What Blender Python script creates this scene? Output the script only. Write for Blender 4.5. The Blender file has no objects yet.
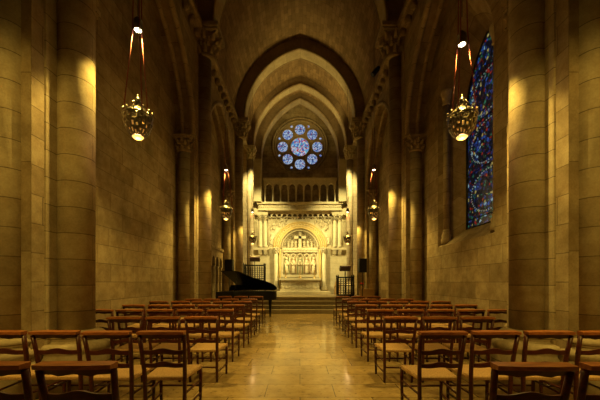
import bpy, math, random
from mathutils import Vector, Matrix, Euler
random.seed(7)
PI = math.pi
scene = bpy.context.scene
COL = scene.collection
EYE = 1.32

# ------------------------------------------------------------------ materials
def newmat(name):
    m = bpy.data.materials.new(name); m.use_nodes = True
    nt = m.node_tree; b = nt.nodes['Principled BSDF']
    return m, nt, b
def N(nt, t, **kw):
    n = nt.nodes.new(t)
    for k, v in kw.items(): setattr(n, k, v)
    return n
def ramp(nt, stops, interp='LINEAR'):
    r = N(nt, 'ShaderNodeValToRGB'); cr = r.color_ramp; cr.interpolation = interp
    while len(cr.elements) > 1: cr.elements.remove(cr.elements[-1])
    cr.elements[0].position = stops[0][0]; cr.elements[0].color = (*stops[0][1], 1)
    for p, c in stops[1:]:
        e = cr.elements.new(p); e.color = (*c, 1)
    return r
def stone(name, c1, c2, mortar, bw=.72, rh=.33, ms=.006, rough=.85, bump=.35, offset=.5, spec=.2, joint=.5, noise_amt=.5, grain=1.0):
    m, nt, b = newmat(name); L = nt.links
    uv = N(nt, 'ShaderNodeUVMap')
    br = N(nt, 'ShaderNodeTexBrick'); br.offset = offset; br.squash = 1.35; br.squash_frequency = 3
    br.inputs['Color1'].default_value = (*c1, 1); br.inputs['Color2'].default_value = (*c2, 1)
    br.inputs['Mortar'].default_value = (*mortar, 1)
    br.inputs['Scale'].default_value = 1; br.inputs['Mortar Size'].default_value = ms
    br.inputs['Mortar Smooth'].default_value = .4
    br.inputs['Brick Width'].default_value = bw; br.inputs['Row Height'].default_value = rh
    L.new(uv.outputs[0], br.inputs['Vector'])
    tc = N(nt, 'ShaderNodeNewGeometry')
    n1 = N(nt, 'ShaderNodeTexNoise'); n1.inputs['Scale'].default_value = 1.6; n1.inputs['Detail'].default_value = 5
    n2 = N(nt, 'ShaderNodeTexNoise'); n2.inputs['Scale'].default_value = 45*grain; n2.inputs['Detail'].default_value = 4
    L.new(tc.outputs['Position'], n1.inputs['Vector']); L.new(tc.outputs['Position'], n2.inputs['Vector'])
    r1 = ramp(nt, [(.3, (1-.45*noise_amt,)*3), (.7, (1.0,)*3)]); L.new(n1.outputs['Fac'], r1.inputs[0])
    r2 = ramp(nt, [(.3, (.8, .78, .76)), (.65, (1, 1, 1))]); L.new(n2.outputs['Fac'], r2.inputs[0])
    mx = N(nt, 'ShaderNodeMixRGB', blend_type='MULTIPLY'); mx.inputs[0].default_value = 1
    L.new(br.outputs['Color'], mx.inputs[1]); L.new(r1.outputs[0], mx.inputs[2])
    m2 = N(nt, 'ShaderNodeMixRGB', blend_type='MULTIPLY'); m2.inputs[0].default_value = .8
    n3 = N(nt, 'ShaderNodeTexNoise'); n3.inputs['Scale'].default_value = 7; n3.inputs['Detail'].default_value = 6
    L.new(tc.outputs['Position'], n3.inputs['Vector']); r3 = ramp(nt, [(.35, (.72, .66, .58)), (.65, (1, 1, 1))]); L.new(n3.outputs['Fac'], r3.inputs[0])
    m3 = N(nt, 'ShaderNodeMixRGB', blend_type='MULTIPLY'); m3.inputs[0].default_value = noise_amt
    L.new(mx.outputs[0], m2.inputs[1]); L.new(r2.outputs[0], m2.inputs[2])
    L.new(m2.outputs[0], m3.inputs[1]); L.new(r3.outputs[0], m3.inputs[2]); L.new(m3.outputs[0], b.inputs['Base Color'])
    b.inputs['Roughness'].default_value = rough; b.inputs['Specular IOR Level'].default_value = spec
    sub = N(nt, 'ShaderNodeMath', operation='MULTIPLY_ADD'); sub.inputs[1].default_value = -joint
    L.new(br.outputs['Fac'], sub.inputs[0])
    ad = N(nt, 'ShaderNodeMath', operation='MULTIPLY'); ad.inputs[1].default_value = .35
    L.new(n2.outputs['Fac'], ad.inputs[0]); L.new(ad.outputs[0], sub.inputs[2])
    bp = N(nt, 'ShaderNodeBump'); bp.inputs['Strength'].default_value = bump; bp.inputs['Distance'].default_value = .012
    L.new(sub.outputs[0], bp.inputs['Height']); L.new(bp.outputs[0], b.inputs['Normal'])
    return m
STONE = stone('warm_limestone', (.54, .43, .27), (.38, .285, .165), (.22, .16, .09), bw=.74, rh=.33, noise_amt=.9)
PIER = stone('pier_limestone', (.56, .46, .30), (.44, .35, .22), (.20, .15, .09), bw=40, rh=.32, ms=.006, bump=.3, noise_amt=.7)
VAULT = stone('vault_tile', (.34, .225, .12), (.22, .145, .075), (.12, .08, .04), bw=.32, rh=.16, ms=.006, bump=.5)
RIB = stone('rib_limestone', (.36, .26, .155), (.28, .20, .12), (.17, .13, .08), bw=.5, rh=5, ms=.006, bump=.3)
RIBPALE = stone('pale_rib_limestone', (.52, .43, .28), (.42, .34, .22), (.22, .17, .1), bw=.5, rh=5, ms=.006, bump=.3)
ALTARWALL = stone('reredos_ashlar', (.66, .58, .38), (.58, .50, .32), (.42, .35, .2), bw=.62, rh=.3, ms=.004, bump=.2, noise_amt=.3)
CARVED = stone('carved_stone', (.68, .60, .40), (.64, .56, .37), (.6, .52, .34), bw=50, rh=50, ms=0, bump=.35, noise_amt=.35, grain=.6)
GOLD = stone('gilded_stone', (.62, .45, .17), (.58, .42, .15), (.5, .4, .2), bw=50, rh=50, ms=0, bump=.35, noise_amt=.4, rough=.55, spec=.5)
STEP = stone('step_stone', (.34, .28, .18), (.28, .22, .14), (.16, .12, .07), bw=1.3, rh=.35, ms=.005, rough=.5, bump=.15)
FLOORM = stone('polished_floor_stone', (.60, .43, .20), (.40, .28, .12), (.11, .07, .03), bw=.82, rh=.43, ms=.005, rough=.17, bump=.1, spec=.6, noise_amt=.6, grain=.2)
def pit(m):   # travertine pits and pale wear
    nt = m.node_tree; L = nt.links; b = nt.nodes['Principled BSDF']; src = b.inputs['Base Color'].links[0].from_socket
    g = N(nt, 'ShaderNodeNewGeometry'); mp = N(nt, 'ShaderNodeMapping'); mp.inputs['Scale'].default_value = (14, 34, 10); L.new(g.outputs['Position'], mp.inputs[0])
    n = N(nt, 'ShaderNodeTexNoise'); n.inputs['Scale'].default_value = 1; n.inputs['Detail'].default_value = 3; L.new(mp.outputs[0], n.inputs['Vector'])
    r = ramp(nt, [(.60, (1, 1, 1)), (.70, (.35, .28, .2))]); L.new(n.outputs['Fac'], r.inputs[0])
    x = N(nt, 'ShaderNodeMixRGB', blend_type='MULTIPLY'); x.inputs[0].default_value = 1; L.new(src, x.inputs[1]); L.new(r.outputs[0], x.inputs[2]); L.new(x.outputs[0], b.inputs['Base Color'])
    n2 = N(nt, 'ShaderNodeTexNoise'); n2.inputs['Scale'].default_value = 2.3; n2.inputs['Detail'].default_value = 4; L.new(g.outputs['Position'], n2.inputs['Vector'])
    q = N(nt, 'ShaderNodeMapRange'); q.inputs['To Min'].default_value = .07; q.inputs['To Max'].default_value = .24; L.new(n2.outputs['Fac'], q.inputs['Value']); L.new(q.outputs[0], b.inputs['Roughness'])
pit(FLOORM)
def flat(name, col, rough=.5, metal=0, spec=.5, coat=0, noise=None):
    m, nt, b = newmat(name)
    b.inputs['Base Color'].default_value = (*col, 1); b.inputs['Roughness'].default_value = rough
    b.inputs['Metallic'].default_value = metal; b.inputs['Specular IOR Level'].default_value = spec
    b.inputs['Coat Weight'].default_value = coat
    g = N(nt, 'ShaderNodeTexCoord'); n = N(nt, 'ShaderNodeTexNoise'); n.inputs['Scale'].default_value = noise or 30
    nt.links.new(g.outputs['Object'], n.inputs['Vector'])
    r = ramp(nt, [(.3, tuple(c*.75 for c in col)), (.7, tuple(min(1, c*1.15) for c in col))])
    nt.links.new(n.outputs['Fac'], r.inputs[0]); nt.links.new(r.outputs[0], b.inputs['Base Color'])
    return m
def wood(name, c1, c2, rough=.35):
    m, nt, b = newmat(name)
    g = N(nt, 'ShaderNodeTexCoord'); mp = N(nt, 'ShaderNodeMapping'); mp.inputs['Scale'].default_value = (5, 22, 22)
    n = N(nt, 'ShaderNodeTexNoise'); n.inputs['Scale'].default_value = 2.2; n.inputs['Detail'].default_value = 6
    nt.links.new(g.outputs['Object'], mp.inputs[0]); nt.links.new(mp.outputs[0], n.inputs['Vector'])
    r = ramp(nt, [(.35, c1), (.7, c2)]); nt.links.new(n.outputs['Fac'], r.inputs[0]); nt.links.new(r.outputs[0], b.inputs['Base Color'])
    b.inputs['Roughness'].default_value = rough
    bp = N(nt, 'ShaderNodeBump'); bp.inputs['Strength'].default_value = .08
    nt.links.new(n.outputs['Fac'], bp.inputs['Height']); nt.links.new(bp.outputs[0], b.inputs['Normal'])
    return m
WOOD = wood('red_brown_wood', (.045, .008, .004), (.10, .017, .007), .36)
LITWOOD = wood('toplit_wood', (.23, .065, .016), (.44, .15, .034), .32)  # brighter orange wood: the top light on the rails is in the colour
OAK = wood('pale_oak', (.36, .22, .09), (.46, .29, .12), .5)
def rush():
    m, nt, b = newmat('woven_rush'); L = nt.links
    g = N(nt, 'ShaderNodeTexCoord'); sp = N(nt, 'ShaderNodeSeparateXYZ'); L.new(g.outputs['Object'], sp.inputs[0])
    def M(op, a, c=None):
        q = N(nt, 'ShaderNodeMath', operation=op)
        for i, v in enumerate((a, c)):
            if v is None: continue
            if isinstance(v, (int, float)): q.inputs[i].default_value = v
            else: L.new(v, q.inputs[i])
        return q.outputs[0]
    y = M('SUBTRACT', sp.outputs['Y'], .21)
    ax = M('ABSOLUTE', sp.outputs['X']); ay = M('ABSOLUTE', y)
    gt = M('GREATER_THAN', ax, ay)
    # strands run parallel to the nearest edge: four triangular fields
    co = M('ADD', M('MULTIPLY', gt, ax), M('MULTIPLY', M('SUBTRACT', 1, gt), ay))
    sn = M('SINE', M('MULTIPLY', co, 420))
    n = N(nt, 'ShaderNodeTexNoise'); n.inputs['Scale'].default_value = 60; L.new(g.outputs['Object'], n.inputs['Vector'])
    r = ramp(nt, [(.3, (.40, .22, .08)), (.7, (.60, .37, .155))]); L.new(n.outputs['Fac'], r.inputs[0])
    L.new(r.outputs[0], b.inputs['Base Color']); b.inputs['Roughness'].default_value = .7
    diag = M('LESS_THAN', M('ABSOLUTE', M('SUBTRACT', ax, ay)), .004)
    h = M('SUBTRACT', sn, M('MULTIPLY', diag, 3))
    bp = N(nt, 'ShaderNodeBump'); bp.inputs['Strength'].default_value = .6; bp.inputs['Distance'].default_value = .004
    L.new(h, bp.inputs['Height']); L.new(bp.outputs[0], b.inputs['Normal'])
    return m
RUSH = rush()
SILVER = flat('tarnished_silver', (.20, .165, .13), .3, 1)
IRON = flat('black_iron', (.018, .016, .014), .45, .6)
PIANO = flat('black_piano_lacquer', (.005, .005, .006), .35, 0, .25, 0)
BLACK = flat('matt_black_plastic', (.012, .012, .012), .6)
ROPE = flat('red_cord', (.20, .03, .02), .8)
WIRE = flat('dark_wire', (.03, .022, .015), .6)
PAGE = flat('paper', (.6, .5, .34), .8)
BOOK = flat('dark_red_leather', (.05, .018, .012), .6)
IVORY = flat('ivory_keys', (.6, .57, .5), .3)
REDF = flat('red_petal', (.6, .015, .012), .6)
GREENF = flat('dark_leaf', (.04, .09, .02), .6)
WAX = flat('ivory_wax', (.7, .62, .42), .5)
BRASS = flat('brass', (.62, .42, .15), .3, 1)
GREENM = flat('green_mosaic', (.42, .46, .28), .5)
REDM = flat('terracotta_mosaic', (.60, .40, .24), .5)
NICHE_SHADE = flat('shadowed_niche_stone', (.14, .10, .05), .9)  # painted shade: dark backing for the niches and frieze
LEAD = flat('tracery_stone', (.36, .27, .16), .85)
def emit(name, col, s):
    m, nt, b = newmat(name)
    b.inputs['Base Color'].default_value = (*col, 1)
    b.inputs['Emission Color'].default_value = (*col, 1); b.inputs['Emission Strength'].default_value = s
    return m
BULB = emit('lit_downlight', (1, .86, .55), 14)
BOWL = emit('lit_amber_glass', (1, .62, .16), 1.3)
BOWLIN = emit('amber_glass_bowl', (1, .55, .12), .22)
def stained(name, stops, scale, strength, lead=.06, coarse=None):
    m, nt, b = newmat(name); L = nt.links
    g = N(nt, 'ShaderNodeTexCoord')
    v = N(nt, 'ShaderNodeTexVoronoi'); v.inputs['Scale'].default_value = scale
    e = N(nt, 'ShaderNodeTexVoronoi', feature='DISTANCE_TO_EDGE'); e.inputs['Scale'].default_value = scale
    L.new(g.outputs['Object'], v.inputs['Vector']); L.new(g.outputs['Object'], e.inputs['Vector'])
    s = N(nt, 'ShaderNodeSeparateColor'); L.new(v.outputs['Color'], s.inputs[0])
    r = ramp(nt, stops, 'CONSTANT'); L.new(s.outputs[0], r.inputs[0])
    ed = ramp(nt, [(0, (.02,)*3), (lead, (1,)*3)]); L.new(e.outputs['Distance'], ed.inputs[0])
    mx = N(nt, 'ShaderNodeMixRGB', blend_type='MULTIPLY'); mx.inputs[0].default_value = 1
    L.new(r.outputs[0], mx.inputs[1]); L.new(ed.outputs[0], mx.inputs[2])
    L.new(mx.outputs[0], b.inputs['Emission Color']); b.inputs['Emission Strength'].default_value = strength
    b.inputs['Base Color'].default_value = (.01, .01, .015, 1); b.inputs['Roughness'].default_value = .25
    return m
PEARL = emit('pearl_white_glass', (.4, .5, .48), .2)
REDGL = emit('ruby_glass', (.4, .02, .02), .5)
ROSEG = stained('rose_blue_glass', [(0, (.05, .10, .40)), (.14, (.18, .32, .70)), (.32, (.36, .54, .82)), (.52, (.62, .74, .92)), (.82, (.05, .1, .4)), (.93, (.5, .1, .15))], 18, .75)
ROSEC = stained('rose_centre_glass', [(0, (.05, .16, .6)), (.2, (.2, .45, .85)), (.45, (.5, .7, .95)), (.6, (.65, .06, .08)), (.72, (.1, .5, .6)), (.82, (.8, .7, .75))], 14, .75)
LANCG = stained('lancet_glass', [(0, (.002, .004, .01)), (.36, (.01, .02, .10)), (.52, (.02, .07, .28)), (.64, (.015, .12, .07)), (.73, (.26, .015, .012)), (.82, (.004, .008, .02)), (.91, (.32, .26, .08)), (.96, (.2, .34, .42))], 15, .8, .18)

# ------------------------------------------------------------------ mesh builder
class MB:
    def __init__(s): s.v = []; s.f = []; s.uv = []; s.sm = []
    def face(s, idx, uv=None, smooth=False):
        s.f.append(tuple(idx)); s.uv.append(uv); s.sm.append(smooth)
    def add(s, vs): n = len(s.v); s.v.extend(tuple(v) for v in vs); return n
    def box(s, cx, cy, cz, sx, sy, sz, rot=None):
        n = len(s.v); M = rot.to_matrix() if rot else None
        for z in (-1, 1):
            for y in (-1, 1):
                for x in (-1, 1):
                    p = Vector((x*sx/2, y*sy/2, z*sz/2))
                    if M: p = M @ p
                    s.v.append((cx+p.x, cy+p.y, cz+p.z))
        for q in ((0, 2, 3, 1), (4, 5, 7, 6), (0, 1, 5, 4), (2, 6, 7, 3), (0, 4, 6, 2), (1, 3, 7, 5)):
            s.face([n+i for i in q])
        return s
    def b2(s, x0, x1, y0, y1, z0, z1): return s.box((x0+x1)/2, (y0+y1)/2, (z0+z1)/2, abs(x1-x0), abs(y1-y0), abs(z1-z0))
    def lathe(s, prof, c=(0, 0, 0), n=24, sx=1, sy=1, closed=True, skip=None, smooth=True, a0=0, a1=2*PI):
        base = len(s.v); full = abs(a1-a0-2*PI) < 1e-6; m = n if full else n+1
        for r, z in prof:
            for i in range(m):
                a = a0+(a1-a0)*i/n
                s.v.append((c[0]+r*sx*math.cos(a), c[1]+r*sy*math.sin(a), c[2]+z))
        arc = 0; rm = max(r for r, z in prof)
        for j in range(len(prof)-1):
            z0, z1 = c[2]+prof[j][1], c[2]+prof[j+1][1]
            for i in range(n):
                if skip and skip(i, j): continue
                k = (i+1) % m
                u0, u1 = rm*(a1-a0)*i/n, rm*(a1-a0)*(i+1)/n
                s.face([base+j*m+i, base+j*m+k, base+(j+1)*m+k, base+(j+1)*m+i], [(u0, z0), (u1, z0), (u1, z1), (u0, z1)], smooth)
        if closed and full:
            if prof[0][0] > 1e-5: s.face([base+i for i in reversed(range(n))])
            if prof[-1][0] > 1e-5: s.face([base+(len(prof)-1)*m+i for i in range(n)])
        return s
    def cyl(s, x, y, z0, z1, r, n=16, r1=None): return s.lathe([(r, z0), (r if r1 is None else r1, z1)], (x, y, 0), n)
    def tube(s, pts, r, n=8, cap=True, taper=None, flat=None):
        pts = [Vector(p) for p in pts]; base = len(s.v); up = Vector((0, 0, 1)); prev = None
        for i, p in enumerate(pts):
            t = (pts[min(i+1, len(pts)-1)]-pts[max(i-1, 0)]).normalized()
            ref = prev if prev is not None else (Vector((1, 0, 0)) if abs(t.z) > .9 else up)
            a = (ref - t*ref.dot(t)).normalized(); b = t.cross(a); prev = a
            rr = r*(taper[i] if taper else 1)
            for k in range(n):
                an = 2*PI*k/n; s.v.append(tuple(p+a*math.cos(an)*rr+b*math.sin(an)*rr*(flat or 1)))
        for i in range(len(pts)-1):
            for k in range(n):
                s.face([base+i*n+k, base+i*n+(k+1) % n, base+(i+1)*n+(k+1) % n, base+(i+1)*n+k], None, True)
        if cap:
            s.face([base+k for k in reversed(range(n))]); s.face([base+(len(pts)-1)*n+k for k in range(n)])
        return s
    def ell(s, c, rx, ry, rz, n=10, m=6):
        prof = [(math.sin(PI*j/m), -math.cos(PI*j/m)) for j in range(m+1)]
        base = len(s.v)
        for r, z in prof:
            for i in range(n):
                a = 2*PI*i/n; s.v.append((c[0]+rx*r*math.cos(a), c[1]+ry*r*math.sin(a), c[2]+rz*z))
        for j in range(m):
            for i in range(n):
                s.face([base+j*n+i, base+j*n+(i+1) % n, base+(j+1)*n+(i+1) % n, base+(j+1)*n+i], None, True)
        return s
    def prism(s, pts, f0, f1, smooth=False):
        """pts 2-D outline; f0,f1 map a 2-D point to the two ends in 3-D"""
        n = len(pts); base = s.add([f0(p) for p in pts]+[f1(p) for p in pts])
        s.face([base+i for i in reversed(range(n))]); s.face([base+n+i for i in range(n)])
        for i in range(n):
            j = (i+1) % n; s.face([base+i, base+j, base+n+j, base+n+i], None, smooth)
        return s
    def grid(s, rows, uvs=None, smooth=False, flip=False):
        m = len(rows[0]); base = s.add([p for r in rows for p in r])
        for j in range(len(rows)-1):
            for i in range(m-1):
                q = [base+j*m+i, base+j*m+i+1, base+(j+1)*m+i+1, base+(j+1)*m+i]
                u = [uvs[j][i], uvs[j][i+1], uvs[j+1][i+1], uvs[j+1][i]] if uvs else None
                if flip: q.reverse(); u = u and list(reversed(u))
                s.face(q, u, smooth)
        return s
    def strip(s, front, back, smooth=False, voff=0):
        """ruled surface between two polylines, uv = arc length / distance"""
        L = [0]
        for a, b in zip(front, front[1:]): L.append(L[-1]+(Vector(a)-Vector(b)).length)
        w = (Vector(front[0])-Vector(back[0])).length
        return s.grid([front, back], [[(l, voff) for l in L], [(l, voff+w) for l in L]], smooth)
    def build(s, name, mat, parent=None, loc=None):
        me = bpy.data.meshes.new(name)
        off = Vector(loc) if loc else Vector((0, 0, 0))
        me.from_pydata([tuple(Vector(v)-off) for v in s.v], [], s.f)
        uvl = me.uv_layers.new(name='UVMap')
        li = 0
        for p, uv in zip(me.polygons, s.uv):
            p.use_smooth = s.sm[p.index]
            if uv is None:
                nn = p.normal; ax = max(range(3), key=lambda k: abs(nn[k]))
                a, b = ((1, 2), (0, 2), (0, 1))[ax]
                for l in p.loop_indices:
                    c = me.vertices[me.loops[l].vertex_index].co+off
                    uvl.data[l].uv = (c[a], c[b])
            else:
                for k, l in enumerate(p.loop_indices): uvl.data[l].uv = uv[k]
        me.materials.append(mat)
        o = bpy.data.objects.new(name, me); COL.objects.link(o)
        if parent: o.parent = parent
        if loc: o.location = loc
        return o
def bev(o, w=.004, seg=2):
    m = o.modifiers.new('soften', 'BEVEL'); m.width = w; m.segments = seg; m.limit_method = 'ANGLE'; return o
def struct(o): o['kind'] = 'structure'; return o
def thing(name, label, cat, loc=(0, 0, 0), rz=0, group=None):
    o = bpy.data.objects.new(name, None); COL.objects.link(o); o.location = loc; o.rotation_euler = (0, 0, rz)
    o.empty_display_size = .1
    o['label'] = label; o['category'] = cat; o['kind'] = 'thing'
    if group: o['group'] = group
    return o
def tag(o, label, cat, group=None):
    o['label'] = label; o['category'] = cat; o['kind'] = 'thing'
    if group: o['group'] = group
    return o
def copy_tree(o, parent=None):
    c = o.copy(); COL.objects.link(c); c.parent = parent
    for ch in list(o.children): copy_tree(ch, c)
    return c
def parch(a, rise, spring, n=14):
    """pointed arch from (-a,spring) to (a,spring) as (x,z)"""
    c = max(0, (rise*rise-a*a)/(2*a)); R = a+c; pts = []
    th = math.acos(c/R)
    half = [(-(R*math.cos(t*th/n)-c), spring+R*math.sin(t*th/n)) for t in range(n+1)]
    return half+[(-x, z) for x, z in reversed(half[:-1])]

# ------------------------------------------------------------------ setting
YB = -2.6                       # end of what is built behind the viewer
XR, XF = 3.5, 3.0               # recess wall / pier face wall
PIERS = [-1.3, 3.85, 9.0, 14.0]
VS = 8.8                        # vault spring
struct(MB().b2(-4.2, 4.2, YB, 13.9, -.2, 0).build('floor', FLOORM))
# chancel floor
struct(MB().b2(-3.5, 3.5, 13.49, 18.4, 0, .64).build('floor.001', STEP))
st = thing('chancel_steps', 'broad flight of stone steps rising to the altar platform', 'steps', (0, 12.5, 0))
for k in range(3):
    bev(MB().b2(-3.5, 3.5, 0+.33*k, 1.0, .16*k, .16*(k+1)).build('step', STEP, st), .012)

LB = (5.4, 7.6)                 # window opening in the right wall
def side_wall(s):
    mb = MB(); name = 'wall_left' if s < 0 else 'wall_right'
    X = s*XR
    ztop = 8.46
    if s < 0:
        mb.grid([[(X, YB, 0), (X, 14.0, 0)], [(X, YB, ztop), (X, 14.0, ztop)]])
    else:
        y0, y1 = LB; yc = (y0+y1)/2; hw = (y1-y0)/2
        mb.grid([[(X, YB, 0), (X, y0, 0)], [(X, YB, ztop), (X, y0, ztop)]])
        mb.grid([[(X, y1, 0), (X, 14.0, 0)], [(X, y1, ztop), (X, 14.0, ztop)]])
        mb.grid([[(X, y0, 0), (X, y1, 0)], [(X, y0, 2.2), (X, y1, 2.2)]])
        A = [(yc+a, z) for a, z in parch(hw, 1.7, 5.7)]
        mb.grid([[(X, a, z) for a, z in A], [(X, a, ztop) for a, z in A]])
        # reveal to the window plane, splayed; sloping sill
        GX, g0, g1 = 4.0, 5.62, 7.18
        gc, gw = (g0+g1)/2, (g1-g0)/2
        G = [(gc+a, z) for a, z in parch(gw, 1.35, 5.3)]
        F = [(y0, 2.2)]+A+[(y1, 2.2)]; Gf = [(g0, 2.58)]+G+[(g1, 2.58)]
        mb.strip([(X, a, z) for a, z in F], [(GX, a, z) for a, z in Gf])
        mb.grid([[(X, y0, 2.2), (X, y1, 2.2)], [(GX, g0, 2.58), (GX, g1, 2.58)]])
    # pier-face wall with one pointed recess per bay
    for i in range(3):
        p0, p1 = PIERS[i]+.45, PIERS[i+1]-.45
        yc, hw = (p0+p1)/2, (p1-p0)/2-.05
        A = [(yc+a, z) for a, z in parch(hw, 2.72, 5.4, 18)]
        FX = s*XF
        mb.grid([[(FX, a, z) for a, z in A], [(FX, a, ztop) for a, z in A]])
        P = [(yc-hw, 0)]+A+[(yc+hw, 0)]
        mb.strip([(FX, a, z) for a, z in P], [(X, a, z) for a, z in P])
        for e, sg in ((yc-hw, -1), (yc+hw, 1)):
            mb.grid([[(FX, e, 0), (FX, e+sg*.6, 0)], [(FX, e, ztop), (FX, e+sg*.6, ztop)]])
    # wall strip above the cornice, to the vault spring
    mb.grid([[(s*XF, YB, ztop), (s*XF, 14.3, ztop)], [(s*XF, YB, VS), (s*XF, 14.3, VS)]])
    struct(mb.build(name, STONE))
    # arch mouldings along each bay arch
    for i in range(3):
        p0, p1 = PIERS[i]+.45, PIERS[i+1]-.45
        yc, hw = (p0+p1)/2, (p1-p0)/2-.05
        A = parch(hw-.03, 2.7, 5.4, 18)
        rm = MB().tube([(s*(XF+.02), yc+a, z) for a, z in A], .075, 8)
        rm.tube([(s*(XF+.3), yc+a*.985, z-.03) for a, z in A], .06, 8)
        struct(rm.build('trim_%d' % (1+i+(3 if s > 0 else 0)), PIER))
side_wall(-1); side_wall(1)
# corbelled cornices
for s, nm in ((-1, 'trim_7'), (1, 'trim_8')):
    mb = MB()
    pr = [(0, 8.46), (.10, 8.5), (.16, 8.58), (.22, 8.6), (.22, 8.74), (0, 8.78)]
    mb.prism(pr, lambda p: (s*(XF-p[0]), YB, p[1]), lambda p: (s*(XF-p[0]), 13.75, p[1]))
    y = YB+.2
    while y < 13.7:
        mb.ell((s*(XF-.07), y, 8.42), .11, .085, .13, 10, 6)
        y += .42
    struct(mb.build(nm, STONE))
# vaults
def vault(y0, y1, a, rise, spring, mat, name, steps=24):
    A = parch(a, rise, spring, steps)
    mb = MB(); L = [0]
    for p, q in zip(A, A[1:]): L.append(L[-1]+math.hypot(p[0]-q[0], p[1]-q[1]))
    # courses run along the vault
    mb.grid([[(x, y0, z) for x, z in A], [(x, y1, z) for x, z in A]], [[(y0, l) for l in L], [(y1, l) for l in L]], False)
    struct(mb.build(name, mat))
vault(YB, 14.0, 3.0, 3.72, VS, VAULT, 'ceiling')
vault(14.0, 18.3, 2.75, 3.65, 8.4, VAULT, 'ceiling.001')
def rib(y0, y1, ai, ri, ao, ro, spring, name, mat, soffit=None, roll=True, low=None):
    I = parch(ai, ri, spring, 20); O = parch(ao, ro, spring, 20)
    if low is not None:
        I = [(I[0][0], low)]+I+[(I[-1][0], low)]; O = [(O[0][0], low)]+O+[(O[-1][0], low)]
    mb = MB()
    L = [0]
    for p, q in zip(I, I[1:]): L.append(L[-1]+math.hypot(p[0]-q[0], p[1]-q[1]))
    for y in (y0, y1):
        mb.grid([[(x, y, z) for x, z in I], [(x, y, z) for x, z in O]], [[(l, .1) for l in L], [(l, .6) for l in L]])
    sf = MB() if soffit else mb
    sf.strip([(x, y0, z) for x, z in I], [(x, y1, z) for x, z in I], voff=.7)
    if soffit: struct(sf.build(soffit, RIBPALE))
    if roll:
        mb.tube([(x*1.01, y0-.01, z+.03) for x, z in I], .05, 8); mb.tube([(x*1.01, y1+.01, z+.03) for x, z in I], .05, 8)
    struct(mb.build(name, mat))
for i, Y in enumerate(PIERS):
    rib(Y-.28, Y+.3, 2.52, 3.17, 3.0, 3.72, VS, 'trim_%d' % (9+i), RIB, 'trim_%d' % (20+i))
# inner filler between the nave vault profile and the chancel vault at pier C
rib(14.28, 14.32, 2.75, 3.65, 3.7, 4.6, 8.4, 'trim_13', RIB, roll=False)
rib(15.6, 16.05, 2.42, 3.2, 2.9, 3.8, 8.4, 'trim_14', RIB, 'trim_16')
rib(17.0, 17.5, 2.2, 3.3, 2.9, 3.9, 8.4, 'trim_15', RIB, 'trim_17', low=8.3)
for q, nm in ((-1, 'trim_18'), (1, 'trim_19')): struct(MB().b2(q*2.2, q*3.3, 17.0, 17.5, 5.9, 8.36).build(nm, ALTARWALL))
# chancel side walls and ledges
for s, nm in ((-1, 'wall_left.001'), (1, 'wall_right.001')):
    mb = MB()
    mb.grid([[(s*3.3, 14.0, .64), (s*3.3, 18.3, .64)], [(s*3.3, 14.0, 8.4), (s*3.3, 18.3, 8.4)]])
    mb.grid([[(s*3.3, 14.0, 8.4), (s*3.3, 18.3, 8.4)], [(s*2.7, 14.0, 8.4), (s*2.7, 18.3, 8.4)]])
    mb.grid([[(s*2.7, 14.0, 8.4), (s*2.7, 14.32, 8.4)], [(s*2.7, 14.0, 8.9), (s*2.7, 14.32, 8.9)]])
    mb.grid([[(s*3.3, 14.0, .0), (s*3.6, 14.0, .0)], [(s*3.3, 14.0, 8.8), (s*3.6, 14.0, 8.8)]])
    struct(mb.build(nm, ALTARWALL))
struct(MB().grid([[(-3.6, YB, 0), (3.6, YB, 0)], [(-3.6, YB, 13), (3.6, YB, 13)]]).build('wall_back', STONE))
# east wall with the round opening
RZ, RR = 9.6, 1.66
def east_wall():
    mb = MB(); n = 48; Y = 18.2
    ring = [(RR*math.cos(2*PI*i/n+PI/4), RZ+RR*math.sin(2*PI*i/n+PI/4)) for i in range(n+1)]
    def sq(i):
        a = 2*PI*i/n+PI/4; c, d = math.cos(a), math.sin(a); k = 3.5/max(abs(c), abs(d)); return (c*k, RZ+d*k)
    outer = [sq(i) for i in range(n+1)]
    mb.grid([[(x, Y, z) for x, z in ring], [(x, Y, z) for x, z in outer]])
    mb.strip([(x, Y, z) for x, z in ring], [(x, Y+.35, z) for x, z in ring])
    mb.grid([[(-3.5, Y, .6), (3.5, Y, .6)], [(-3.5, Y, RZ-3.5), (3.5, Y, RZ-3.5)]])
    struct(mb.build('wall_far', STONE))
east_wall()

# rose window
def disc(mb, x, z, r, y0, y1, n=24):
    return mb.prism([(x+r*math.cos(2*PI*i/n), z+r*math.sin(2*PI*i/n)) for i in range(n)], lambda p: (p[0], y0, p[1]), lambda p: (p[0], y1, p[1]))
def ringtube(mb, x, z, r, y, t, n=36):
    pts = [(x+r*math.cos(2*PI*i/n), y, z+r*math.sin(2*PI*i/n)) for i in range(n+1)]
    return mb.tube(pts, t, 8, cap=False)
rw = bpy.data.objects.new('window_1', None); COL.objects.link(rw); rw.location = (0, 18.3, RZ); struct(rw)
def loc(mbo, name, mat, par, o):   # part built in world coordinates, stored relative to its thing
    ob = mbo.build(name, mat, None); 
    for v in ob.data.vertices: v.co -= Vector(o)
    ob.parent = par; return ob
O = (0, 18.3, RZ)
mb = MB()
ringtube(mb, 0, RZ, 1.66, 18.19, .06, 48); ringtube(mb, 0, RZ, 1.53, 18.24, .045, 48)
loc(mb, 'window_frame', STONE, rw, O)
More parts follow.
